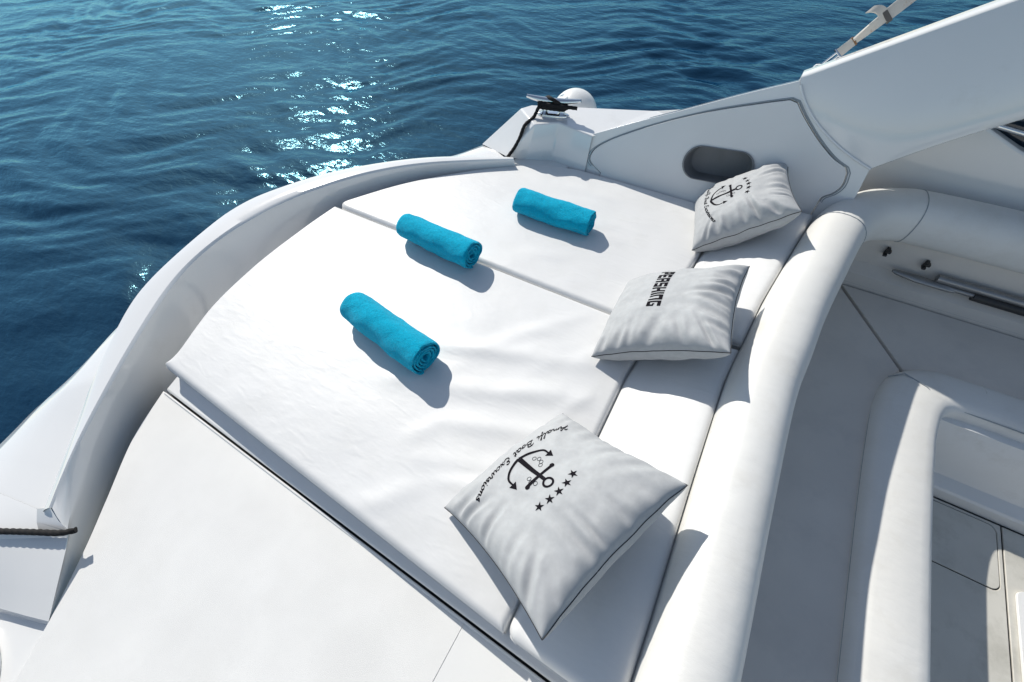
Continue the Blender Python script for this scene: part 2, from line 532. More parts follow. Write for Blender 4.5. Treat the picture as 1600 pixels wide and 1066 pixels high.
F = [(0, 1, 2, 5, 4, 3), (2, 12, 5), (12, 13, 6, 5), (0, 3, 7, 8), (0, 8, 9), (0, 9, 23, 10, 1), (1, 10, 11, 2),
     (3, 14, 7), (3, 4, 15, 14), (4, 5, 16, 15), (5, 6, 17, 16), (7, 14, 19, 18), (14, 15, 20, 19), (15, 16, 21, 20), (16, 17, 22, 21)]
bevel(obj('quarter_block', V, F, 'gelcoat', boat, 4), 0.006, 3, 8)
v, f = plate([(-1.06, 1.48), (-0.8, 1.55), (-0.72, 1.80), (-0.98, 1.80), (-1.12, 1.62)], [], lambda a, b, d: (a, b, -0.012 - d), 0.05)
bevel(obj('corner_infill', v, f, 'gelcoat', boat), 0.006, 2)

# --- port bulwark: a wall leaning outboard, with an upholstered panel set into it
def lean(a, b, d, k=0.3, y0=1.74):
    # a along X, b height, d depth outboard, along the normal of the leaning wall
    s = 1 / math.sqrt(1 + k * k)
    return (a, y0 + k * b + d * s, b - d * k * s)
def xz(p): return (p[0], p[2])
inset_top = [xz(p) for p in ((-0.58, 1.739, -0.004), (-0.63, 1.747, 0.024), (-0.646, 1.754, 0.048), (-0.626, 1.768, 0.093), (-0.541, 1.787, 0.155), (-0.381, 1.812, 0.239), (-0.202, 1.835, 0.316), (-0.039, 1.852, 0.372), (0.048, 1.86, 0.399))]
inset_right = [xz(p) for p in ((0.075, 1.858, 0.394), (0.118, 1.847, 0.356), (0.193, 1.83, 0.3), (0.266, 1.817, 0.256), (0.318, 1.811, 0.236))]
inset_low = [xz(p) for p in ((0.333, 1.806, 0.22), (0.342, 1.794, 0.179), (0.33, 1.784, 0.148), (0.303, 1.777, 0.124), (0.301, 1.77, 0.1))]
ins = [tuple(p) for p in crom(inset_top, 40)] + [tuple(p) for p in crom(inset_right, 20)] + [tuple(p) for p in crom(inset_low, 12)]
x_l = ins[0][0]
ins = ins + [(0.30, -0.07), (x_l, -0.07)]
bul = [xz(p) for p in ((-0.661, 1.782, 0.141), (-0.488, 1.806, 0.221), (-0.321, 1.828, 0.294), (-0.124, 1.855, 0.382), (0.049, 1.876, 0.454))]
bul_o = [tuple(p) for p in crom(bul, 24)]
ecurve = [xz(p) for p in ((0.079, 1.864, 0.414), (0.136, 1.849, 0.362), (0.22, 1.833, 0.312), (0.306, 1.822, 0.274), (0.39, 1.815, 0.249))]
bul_e = [tuple(p) for p in crom(ecurve, 16)]
outl = [(-0.69, -0.09), (-0.69, 0.115)] + bul_o + bul_e + [(0.40, 0.16), (0.40, -0.22), (0.2, -0.22), (0.2, -0.09)]
# the wall has an opening that the padded panel fills
hole = [(p[0], max(p[1], -0.07)) for p in ins]
v, f = plate(outl, [hole], lambda a, b, d: lean(a, b, d), 0.06)
bevel(obj('bulwark', v, f, 'gelcoat', boat, 30), 0.007, 3, 50)
oc = [np.array(xz(p)) for p in ((-0.172, 1.781, 0.137), (-0.029, 1.784, 0.148))]
orad = 0.062
oval = []
dirv = (oc[1] - oc[0]) / np.linalg.norm(oc[1] - oc[0])
nrm = np.array((-dirv[1], dirv[0]))
for k in range(17):
    t = math.pi / 2 + math.pi * k / 16
    oval.append(tuple(oc[0] + orad * (math.cos(t) * dirv + math.sin(t) * nrm)))
for k in range(17):
    t = -math.pi / 2 + math.pi * k / 16
    oval.append(tuple(oc[1] + orad * (math.cos(t) * dirv + math.sin(t) * nrm)))
cx, cz = np.mean([p[0] for p in ins[:-2]]), np.mean([p[1] for p in ins[:-2]])
ins_s = [(cx + (p[0] - cx) * 0.992, cz + (p[1] - cz) * 0.985) for p in ins]
v, f = plate(ins_s, [oval], lambda a, b, d: lean(a, b, d - 0.007), 0.04)
pan = bevel(obj('upholstered_panel', v, f, 'panel', boat, 30), 0.006, 3, 50)
# grey double piping round the panel
for off in (1.006, 1.022):
    pth = [lean(cx + (p[0] - cx) * off, cz + (p[1] - cz) * (off + 0.004), -0.001) for p in ins[4:-3]]
    v, f = tube(pth, 0.0018, 6)
    obj('piping', v, f, 'greyline', boat)
# oval pocket: a lined recess
rows = []
oc_m = (oc[0] + oc[1]) / 2
for sc, dp in ((1.03, -0.011), (0.985, -0.012), (0.95, 0.0), (0.93, 0.055), (0.85, 0.07), (0.5, 0.072), (0.05, 0.073)):
    rows.append([lean(*(oc_m + (np.array(p) - oc_m) * sc), dp) for p in oval])
v, f = loft(rows, closed=True)
n_o = len(oval)
f.append(tuple(range((len(rows) - 1) * n_o, len(rows) * n_o)))
obj('oval_pocket', v, f, 'pocket', boat)

# --- radar arch leg: the big smooth panel sweeping up and forward from the bulwark
e_pts = [(0.048, 1.877, 0.456), (0.084, 1.863, 0.411), (0.144, 1.848, 0.359), (0.225, 1.833, 0.311), (0.311, 1.822, 0.273), (0.391, 1.814, 0.247)]
E_ = crom(e_pts, 20)           # from the top of the crease to the bottom
top0, bot0 = E_[0], E_[-1]
topd = np.array((0.488, 1.952, 0.708)) - top0
botd = np.array((0.673, 1.877, 0.458)) - bot0
rows = []
for u in np.linspace(0, 2.6, 40):
    T = top0 + topd * u
    B = bot0 + botd * u + np.array((0, 0, 0.01 * math.sin(min(1, u) * math.pi)))
    row = []
    for j in range(20):
        t = j / 19
        lin = T * (1 - t) + B * t
        e_dev = E_[j] - (top0 * (1 - t) + bot0 * t)
        w = math.exp(-u * 2.2)
        p = lin + e_dev * w
        p = p + np.array((0, -0.018, 0.0)) * (math.sin(math.pi * t) ** 0.7) * (1 - math.exp(-u * 5))
        row.append(p)
    # rolled top rim and underside
    head = [row[0] + np.array((0, 0.055, 0.005)), row[0] + np.array((0, 0.05, 0.012)), row[0] + np.array((0, 0.012, 0.011)), row[0] + np.array((0, 0.002, 0.005))]
    tail = [row[-1] + np.array((0, 0.012, -0.012)), row[-1] + np.array((0, 0.06, -0.014)), row[-1] + np.array((0, 0.16, 0.0))]
    rows.append([row[-1] + np.array((0, 0.19, 0.05)), row[0] + np.array((0, 0.10, -0.05))] + head + row + tail)
v, f = loft(rows)
f.append(tuple(range(len(rows[0]))))
arch = obj('radar_arch', v, f, 'gelcoat', boat, 50)
# fillet along the crease
v, f = tube([p + np.array((0, -0.002, 0)) for p in E_[1:]], 0.005, 8)
obj('arch_fillet', v, f, 'gelcoat', boat)

# --- side wall below the arch, with the side window beyond it
wl = [(-0.35, -0.3), (-0.35, 0.13), (-0.05, 0.28), (0.1, 0.36), (0.30, 0.50), (0.50, 0.53), (0.62, 0.47), (0.68, 0.335), (0.81, 0.285), (1.3, 0.14), (2.4, 0.12), (2.4, -0.3)]  # unseen aft end added and raised to keep sun off bolster and seat
v, f = plate(wl, [], lambda a, b, d: (a, 2.05 + 0.10 * b + d, b), 0.05)
vl, fl_ = box((1.5, 2.0, -0.36), (3.2, 0.03, 0.62))
obj('sun_block_liner', vl, fl_, 'seat', boat)  # unseen wall, added to stop sun leaking under the bulwark onto the seat
bevel(obj('side_wall', v, f, 'gelcoat', boat, 30), 0.008, 3, 50)
v, f = plate([(0.2, 0.15), (0.2, 0.42), (0.5, 0.62), (1.0, 0.86), (2.6, 1.2), (2.6, 0.1), (0.85, 0.05)], [], lambda a, b, d: (a, 2.13 + 0.15 * b + d, b), 0.008)  # pane stretched aft, out of view, to block sun on the side bolster
win = obj('side_window', v, f, 'glass', boat)
v, f = tube([(0.64, 2.108, 0.345), (0.9, 2.108, 0.315), (1.6, 2.108, 0.24)], 0.009, 10)
obj('frame', v, f, 'chrome', win)

# --- port side deck and hull side going forward
def side_strip(pts_in, pts_out):
    rows = []
    for a, b in zip(pts_in, pts_out):
        a = np.array(a, float); b = np.array(b, float)
        rows.append([a, b - np.array((0, 0, 0)), b + np.array((0, 0.01, -0.02)), b + np.array((0, 0.0, -0.5)), b + np.array((0, -0.1, -1.5))])
    return loft(rows)
v, f = side_strip([(0.08, 2.06, 0.1), (1, 2.1, 0.1), (3.5, 1.95, 0.15), (6, 1.2, 0.2)], [(0.08, 2.17, 0.1), (1, 2.26, 0.1), (3.5, 2.15, 0.15), (6, 1.3, 0.2)])
obj('port_side_deck', v, f, 'gelcoat', boat, 40)
rows = []
for p in [(-1.55, -0.85), (-1.0, -1.08), (0, -1.16), (1, -1.17), (3.5, -1.05), (6, -0.1)]:
    a = np.array((p[0], p[1], -0.1))
    rows.append([a + np.array((0, 0.1, -0.01)), a + np.array((0, 0.08, 0.3)), a + np.array((0, 0.0, 0.31)), a + np.array((0, -0.05, 0.28)), a + np.array((0, -0.05, -0.3)), a + np.array((0, 0.1, -1.3))])
v, f = loft(rows[1:])
obj('starboard_bulwark', v, f, 'gelcoat', boat, 40)

# --- cockpit: sole with hatches, plinth, seats, seat rolls
v, f = plate([(0.6, -1.1), (3.0, -1.1), (3.0, 1.6), (0.6, 1.6)], [], lambda a, b, d: (a, b, -0.656 - d), 0.03)
sole = obj('cockpit_sole', v, f, 'shadowgap', boat)
def rrect(x0, y0, x1, y1, r, n=6):
    out = []
    for cx_, cy_, a0 in ((x1 - r, y1 - r, 0), (x0 + r, y1 - r, 90), (x0 + r, y0 + r, 180), (x1 - r, y0 + r, 270)):
        for k in range(n + 1):
            t = R(a0 + 90 * k / n)
            out.append((cx_ + r * math.cos(t), cy_ + r * math.sin(t)))
    return out
v, f = plate([(0.93, -1.0), (1.398, -1.0), (1.398, 1.225), (0.93, 1.225)], [rrect(0.98, 0.958, 1.386, 1.215, 0.03)], lambda a, b, d: (a, b, -0.65 - d), 0.006)
bevel(obj('floor_panel', v, f, 'floor', boat), 0.002, 2)
v, f = plate(rrect(0.984, 0.962, 1.382, 1.211, 0.028), [], lambda a, b, d: (a, b, -0.649 - d), 0.006)
bevel(obj('hatch_lid', v, f, 'floor', boat), 0.002, 2)
v, f = plate([(1.404, -1.0), (3.0, -1.0), (3.0, 1.225), (1.404, 1.225)], [], lambda a, b, d: (a, b, -0.65 - d), 0.006)
bevel(obj('floor_panel', v, f, 'floor', boat), 0.002, 2)
v, f = plate(rrect(1.425, -0.9, 1.9, 1.0, 0.03), [], lambda a, b, d: (a, b, -0.640 - d), 0.009)
bevel(obj('hatch_lid', v, f, 'deck', boat), 0.004, 3)
# plinth faces under the seats
rows = []
for x in (0.70, 0.96, 3.0):
    rows.append([(x, 1.235, -0.66), (x, 1.235, -0.60), (x, 1.242, -0.59), (x, 1.29, -0.575), (x, 1.295, -0.565), (x, 1.30, -0.44), (x, 1.34, -0.33), (x, 1.6, -0.33)])
v, f = loft(rows)
obj('seat_plinth', v, f, 'deck', boat, 30)
rows = []
for y in (-1.1, 1.24):
    rows.append([(0.93, y, -0.66), (0.93, y, -0.58), (0.90, y, -0.57), (0.89, y, -0.42), (0.80, y, -0.33)])
v, f = loft(rows)
obj('seat_plinth', v, f, 'deck', boat, 30)
# seat cushions meeting in a mitre
mit0, mit1 = (0.585, 1.865), (0.845, 1.475)
v, f = plate([(0.36, -1.1), (0.75, -1.1), (0.752, 0.9), (0.775, 1.25), (mit1[0] - 0.004, mit1[1] - 0.004), (mit0[0] - 0.004, mit0[1] - 0.004), (0.36, 1.86)], [], lambda a, b, d: (a, b, -0.30 - d), 0.07)
bevel(obj('seat_cushion', v, f, 'seat', boat, 30), 0.012, 4, 50)
v, f = plate([(mit0[0] + 0.004, mit0[1] + 0.004), (mit1[0] + 0.004, mit1[1] + 0.004), (1.0, 1.515), (3.0, 1.52), (3.0, 1.88)], [], lambda a, b, d: (a, b, -0.30 - d), 0.07)
bevel(obj('seat_cushion', v, f, 'seat', boat, 30), 0.012, 4, 50)
# rounded front roll running along both seats
def roll_section(i, w=0.104, h=0.075):
    s = []
    for k in range(20):
        t = 2 * math.pi * k / 20
        c, s_ = math.cos(t), math.sin(t)
        e = 0.6
        s.append((w * math.copysign(abs(c) ** e, c), h * math.copysign(abs(s_) ** e, s_)))
    return s
pa = crom([(0.84, -1.1, -0.33), (0.84, 0.3, -0.33), (0.84, 0.8, -0.33), (0.845, 1.1, -0.33), (0.855, 1.25, -0.331), (0.885, 1.37, -0.332), (0.96, 1.435, -0.334), (1.08, 1.452, -0.335), (1.3, 1.455, -0.335), (3.0, 1.46, -0.335)], 120)
def rsec(i):
    t = smooth01((i - 62) / 30)
    return roll_section(i, 0.104 - 0.020 * t, 0.075 - 0.006 * t)
v, f = sweep(pa, rsec)
roll = roll2 = obj('seat_roll', v, f, 'bolster', boat, 60)
pa = pa[:70]
v, f = tube([(0.79, 1.41, -0.285), (0.83, 1.43, -0.262), (0.90, 1.40, -0.258), (0.955, 1.35, -0.275), (0.968, 1.335, -0.33)], 0.0025, 6)
obj('seam', v, f, 'greyline', roll)
v, f = tube([(0.99, 1.374, -0.288), (1.5, 1.378, -0.288), (2.9, 1.384, -0.288)], 0.002, 6)
obj('seam', v, f, 'greyline', roll2)
v, f = tube([(q[0] - 0.1, q[1], q[2] + 0.035) for q in pa], 0.002, 6)
obj('seam', v, f, 'greyline', roll)
v, f = tube([(q[0] + 0.1, q[1], q[2] + 0.03) for q in pa[:-3]], 0.002, 6)
obj('seam', v, f, 'piping', roll)

# --- backrest: padded bolster along the sunpad, turning forward along the port side
def bx(y):
    ys_ = [-1.2, 0.15, 0.46, 0.82, 1.18, 1.66, 1.8]
    xs_ = [0.31, 0.297, 0.29, 0.287, 0.318, 0.388, 0.41]
    return float(np.interp(y, ys_, xs_))
pm = [(bx(y), y, 0.055) for y in (-1.2, -0.5, 0.15, 0.46, 0.82, 1.02, 1.2, 1.42, 1.62)]
def bsec(rx, rz):
    s = []
    for k in range(28):
        t = 2 * math.pi * k / 28
        c, s_ = math.cos(t), math.sin(t)
        s.append((rx * math.copysign(abs(c) ** 0.85, c), rz * math.copysign(abs(s_) ** 0.85, s_)))
    return s
pm = pm[:-1] + [(0.385, 1.62, 0.055), (0.415, 1.735, 0.052), (0.475, 1.84, 0.049), (0.57, 1.91, 0.046), (0.70, 1.94, 0.044), (1.2, 1.952, 0.042), (2.0, 1.96, 0.04), (3.0, 1.96, 0.04)]
path = crom(pm, 220)
v, f = sweep(path, bsec(0.090, 0.097))
bol = obj('backrest_bolster', v, f, 'bolster', boat, 60)
for (tx, ty) in ((0.395, 1.66), (0.64, 1.93)):
    i = int(np.argmin(np.hypot(path[:, 0] - tx, path[:, 1] - ty)))
    c = path[i]
    t = path[i + 1] - path[i - 1]
    t = t / np.linalg.norm(t)
    s = np.cross(t, (0, 0, 1)); s /= np.linalg.norm(s)
    ring = [c + s * 0.0903 * math.copysign(abs(math.cos(a)) ** 0.85, math.cos(a)) + np.array((0, 0, 1)) * 0.0973 * math.copysign(abs(math.sin(a)) ** 0.85, math.sin(a)) for a in np.linspace(0, 2 * math.pi, 41)]
    v, f = tube(ring, 0.0018, 6, False)
    obj('seam', v, f, 'greyline', bol)
# upright faces of the backrests below the bolsters
rows = []
for y in list(np.linspace(-1.2, 1.93, 26)):
    x = bx(y) + 0.055
    rows.append([(x - 0.03, y, 0.0), (x, y, -0.03), (x + 0.015, y, -0.18), (x + 0.03, y, -0.34)])
v, f = loft(rows)
obj('backrest', v, f, 'seat', boat, 40)
rows = []
for x in np.linspace(0.3, 3.0, 20):
    rows.append([(x, 1.95, -0.02), (x, 1.93, -0.06), (x, 1.925, -0.2), (x, 1.885, -0.24), (x, 1.875, -0.34)])
v, f = loft(rows)
obj('side_backrest', v, f, 'seat', boat, 30)
v, f = tube([(0.45, 1.884, -0.288), (1.0, 1.884, -0.288), (3.0, 1.884, -0.288)], 0.004, 6)
obj('seat_joint', v, f, 'greyline', boat)
# clips on the side backrest
for (x, z) in ((0.655, -0.115), (0.80, -0.125)):
    v, f = merge(box((x, 1.918, z), (0.013, 0.016, 0.036)), box((x + 0.002, 1.905, z + 0.009), (0.018, 0.02, 0.012)), box((x - 0.001, 1.906, z - 0.010), (0.015, 0.018, 0.009)))
    bevel(obj('clip', v, f, 'blackplastic', boat), 0.003, 2)

# --- mooring cleat on the port quarter
cc = np.array((-0.883, 1.827, 0.16))
cd = np.array((-0.766, 1.845, 0.2)) - np.array((-0.992, 1.791, 0.2)); cd[2] = 0
cd /= np.linalg.norm(cd)
cs = np.array((-cd[1], cd[0], 0))
bowl = [cc + cd * math.cos(t) * 0.078 + cs * math.sin(t) * 0.026 for t in np.linspace(0, 2 * math.pi, 32, endpoint=False)]
rows = [[p + np.array((0, 0, z)) + (cc - p) * s for p in bowl] for z, s in ((-0.004, 0), (0.006, 0), (0.009, 0.06), (0.010, 0.2), (0.010, 0.98))]
v, f = loft(rows, closed=True)
cleat = obj('mooring_cleat', v, f, 'chrome', boat)
for s in (-1, 1):
    q = cc + cd * 0.042 * s
    rows = [[q + np.array((0, 0, z)) + cd * r * math.cos(t) + cs * r * math.sin(t) for t in np.linspace(0, 2 * math.pi, 14, endpoint=False)] for z, r in ((0.008, 0.022), (0.016, 0.014), (0.03, 0.011), (0.055, 0.012), (0.062, 0.013))]
    v, f = loft(rows, closed=True)
    obj('post', v, f, 'chrome', cleat)
hp = [cc + cd * x + np.array((0, 0, 0.064 + 0.012 * (abs(x) / 0.13) ** 2)) for x in np.linspace(-0.128, 0.128, 25)]
v, f = sweep(hp, lambda i: circle(0.0135 * (1 - 0.45 * (abs(i - 12) / 12) ** 2.5), 12))
obj('horn', v, f, 'chrome', cleat)

# ------------------------------------------------------------------ sunpad cushions (loose, lying on the base)
arc_pts = [(-1.435, -0.03), (-1.435, 0.04), (-1.50, 0.24), (-1.523, 0.47), (-1.522, 0.70), (-1.505, 0.95), (-1.475, 1.03), (-1.33, 1.26), (-1.12, 1.48), (-0.90, 1.65), (-0.78, 1.70), (-0.66, 1.725)]
arc_c = crom(arc_pts, 200)
def arc_x(y):
    return float(np.interp(y, [0.0, 0.5, 1.0, 1.25, 1.7], [-0.030, -0.052, -0.056, -0.040, -0.026])) + float(np.interp(y, arc_c[:, 1], arc_c[:, 0]))
def seam_x(y):
    return float(np.interp(y, [-0.05, 0.75, 1.43, 1.8], [-0.058, -0.066, -0.015, 0.03]))
def gap_x(y):
    return bx(y) - 0.092
def head_z(x, y):
    return 0.085 * smooth01((x - seam_x(y)) / 0.27)

CREASES = []
for k in range(26):    # soft folds fanning out from the head seam, as the vinyl is pulled
    x0 = -0.08 - 0.5 * rnd.random()
    y0 = 0.08 + 1.5 * rnd.random()
    L_ = 0.10 + 0.28 * rnd.random()
    an = R(200 + 40 * rnd.random()) if y0 < 0.95 else R(170 + 35 * rnd.random())
    CREASES.append((x0, y0, x0 + L_ * math.cos(an), y0 + L_ * math.sin(an), 0.0034 * (0.4 + rnd.random()), 0.016 + 0.014 * rnd.random()))
CREASES += [(-0.12, 0.62, -0.62, 0.40, 0.008, 0.026), (-0.10, 0.48, -0.50, 0.33, 0.007, 0.022), (-0.12, 0.75, -0.70, 0.55, 0.007, 0.03), (-0.09, 0.30, -0.40, 0.18, 0.007, 0.02), (-1.30, 1.0, -1.05, 1.12, 0.003, 0.018), (-1.36, 1.02, -1.2, 1.16, 0.003, 0.016)]

def wrinkle(P_):
    z = np.zeros(len(P_))
    for (ax, ay, bx_, by_, am, w) in CREASES:
        a = np.array((ax, ay)); ab = np.array((bx_ - ax, by_ - ay)); L = ab @ ab
        t = ((P_ - a) @ ab) / L
        tc = np.clip(t, 0, 1)
        q = a + tc[:, None] * ab
        d = np.hypot(*(P_ - q).T)
        z += am * np.exp(-(d / w) ** 2) * np.sin(np.pi * np.clip(tc * 0.9 + 0.05, 0, 1)) ** 0.7 * np.where((t < 0) | (t > 1), 0.5, 1)
    return z

def cushion(name, y0, y1, xl, xr, zf, thick, material, parent, rad=0.020, nu=110, nv=90, puff=0.006, corner=0.03, shear=lambda x: 0.0):
    """upholstered slab bounded by x = xl(y) .. xr(y); zf gives its upper surface"""
    def dens(n):
        t = np.linspace(0, 1, n)
        return t + (-np.sin(2 * np.pi * t) / (2 * np.pi)) * 0.82
    vv = y0 + (y1 - y0) * dens(nv)
    uu = dens(nu)
    def sh(x, y):
        return y + shear(x) * (1 - (y - y0) / (y1 - y0))
    def xlr(y):
        a = corner - (y - y0)
        return xl(y) + (corner - math.sqrt(corner ** 2 - a * a) if a > 0 else 0)
    pts = np.array([[x, sh(x, y)] for y in vv for x in (xlr(y) + (xr(y) - xlr(y)) * uu)])
    gi = np.arange(nu * nv).reshape(nv, nu)
    outline = [tuple(pts[k]) for k in list(gi[:, 0]) + list(gi[-1, 1:-1]) + list(gi[::-1, -1]) + list(gi[0, -2:0:-1])]
    d = dist_poly(pts, outline)
    dd = np.clip(d, 0, rad)
    prof = -rad + np.sqrt(np.maximum(0, rad ** 2 - (rad - dd) ** 2))
    z = prof + puff * (1 - np.exp(-d / 0.10)) + wrinkle(pts) * np.clip(d / 0.05, 0, 1)
    top = []
    for (x, y), zz in zip(pts, z):
        top.append((x, y, zf(x, y) + zz + 0.0015 * nz(x, y, 7.0, 3.1)))
    V = list(top)
    F = []
    for i in range(nv - 1):
        for j in range(nu - 1):
            a = i * nu + j
            F.append((a, a + 1, a + nu + 1, a + nu))
    ring = [j for j in range(nu)] + [i * nu + nu - 1 for i in range(1, nv)] + [(nv - 1) * nu + j for j in range(nu - 2, -1, -1)] + [i * nu for i in range(nv - 2, 0, -1)]
    k = len(V)
    for r in ring:
        x, y, zz = V[r]
        V.append((x, y, -thick))
    n = len(ring)
    for i in range(n):
        a, b = ring[i], ring[(i + 1) % n]
        F.append((b, a, k + i, k + (i + 1) % n))
    F.append(tuple(k + i for i in range(n)))
    o = obj(name, V, F, material, parent, 70)
    loop = [V[r] for r in ring]
    return o, loop

def piping(loop, parent, dz=-0.003, rad=0.003, step=2, material='piping'):
    pts = [(x, y, z + dz) for x, y, z in loop[::step]]
    v, f = tube(pts + [pts[0]], rad, 6, False)
    return obj('piping', v, f, material, parent)

flat = lambda x, y: -0.006
near = thing('sunpad_cushion', (-0.7, 0.48, -0.086), 'white sunpad cushion beside the non-slip walkway, carrying the biggest towel', 'cushion', 'sunpad cushions')
o, lp = cushion('main_panel', -0.024, 0.967, arc_x, lambda y: seam_x(y) - 0.002, flat, 0.086, 'vinyl', near, corner=0.012, shear=lambda x: -0.043 * (x + 0.08))
piping(lp, o)
def zh_near(x, y): return head_z(x, y) - 0.006
o, lp = cushion('head_panel', -0.026, 0.955, lambda y: seam_x(y) + 0.002, gap_x, zh_near, 0.086, 'vinyl', near, rad=0.024, nu=50, puff=0.008)
piping(lp, o)
far = thing('sunpad_cushion', (-0.6, 1.35, -0.086), 'white sunpad cushion against the side panel with the oval pocket', 'cushion', 'sunpad cushions')
o, lp = cushion('main_panel', 0.970, 1.725, arc_x, lambda y: seam_x(y) - 0.003, lambda x, y: -0.004, 0.086, 'vinyl', far, corner=0.06)
piping(lp, o)
o, lp = cushion('head_panel', 0.985, 1.735, lambda y: seam_x(y) + 0.002, gap_x, lambda x, y: head_z(x, y) - 0.006, 0.086, 'vinyl', far, rad=0.026, nu=50, puff=0.008)
piping(lp, o)

# ------------------------------------------------------------------ rolled towels
def make_towel(ax, bx_, rad, seed, label, turns=4.6, bulge=0.0, flap=0.0):
    a = np.array((ax[0], ax[1], 0.0)); b = np.array((bx_[0], bx_[1], 0.0))
    t = b - a
    L = np.linalg.norm(t); t /= L
    s = np.array((-t[1], t[0], 0)); up = np.array((0, 0, 1.0))
    base = thing('rolled_towel', tuple((a + b) / 2 + np.array((0, 0, 0.002))), label, 'towel', 'turquoise towels on the sunpad')
    NA, NL = int(turns * 44), 46
    th0 = R(-100) - turns * 2 * math.pi
    pitch = (rad - 0.012) / turns
    tk = pitch * 0.66
    rows = []
    def section(j):
        u = j / (NL - 1)
        x = (u - 0.5) * L
        prof_o, prof_i = [], []
        for i in range(NA + 1):
            w = i / NA
            th = th0 + turns * 2 * math.pi * w
            r = 0.012 + pitch * turns * w
            tele = 0.006 * nz(math.cos(th) * 1.3 + w * 3, math.sin(th) * 1.3, 1.0, seed) + 0.004 * (1 - w) * (1 if u > 0.5 else -1) * -1
            if w > 0.85: tele += 0.003 * nz(w * 9, 0, 1.0, seed + 5)
            xx = x + tele * (abs(u - 0.5) * 2) ** 6
            wr = 0.0062 * nz(xx * 11 + th * 0.35, th * 0.9, 1.0, seed + 1) + 0.0022 * nz(xx * 34 + th * 2.0, th * 2.2, 1.0, seed + 2)
            wr += -0.011 * max(0, nz(xx * 11 - th * 1.3, th * 0.5, 1.0, seed + 7) - 0.08) 
            rr = r * (1 + bulge * (u - 0.5) + 0.05 * math.sin(2 * th + seed) + 0.035 * math.sin(3 * th + seed * 2 + 2 * w)) + wr * w
            # rounded lips at the open ends
            lip_ = max(0, abs(u - 0.5) * 2 - 0.94) / 0.06
            tt = tk * (1 - 0.6 * lip_ ** 3)
            sq = 1.0
            cx_, cz_ = math.cos(th), math.sin(th)
            for lst, rad_ in ((prof_o, rr + tt / 2), (prof_i, rr - tt / 2)):
                px, pz = rad_ * cx_ * 1.05, rad_ * cz_
                pz = max(pz, -rad * 0.93 + 0.12 * (pz + rad * 0.93)) if pz < -rad * 0.93 else pz
                if w > 0.97 and flap: pz -= flap * (w - 0.97) / 0.03 * 0
                lst.append((xx, px, pz))
        return prof_o + prof_i[::-1]
    for j in range(NL):
        sec = section(j)
        rows.append([(a + b) / 2 + t * x + s * y + up * (z + rad * 0.95) for x, y, z in sec])
    V, F = loft(rows, closed=True)
    n = len(rows[0])
    for j0 in (0, (NL - 1) * n):
        for i in range(NA):
            F.append((j0 + i, j0 + i + 1, j0 + n - 2 - i, j0 + n - 1 - i))
    o = obj('terry_cloth', V, F, 'towel', base, 75)
    return base

make_towel((-0.992, 0.524, 0.05), (-0.633, 0.467, 0.05), 0.060, 3.3, 'turquoise rolled towel nearest the walkway, lying in the middle of the near cushion', turns=4.4)
make_towel((-1.114, 0.956, 0.05), (-0.764, 0.935, 0.05), 0.0555, 8.7, 'turquoise rolled towel lying across the seam between both sunpad cushions', turns=3.8, bulge=0.10)
make_towel((-0.78, 1.315, 0.05), (-0.444, 1.314, 0.05), 0.052, 14.1, 'turquoise rolled towel lying alone on the far cushion near the cleat', turns=4.9, bulge=-0.06)

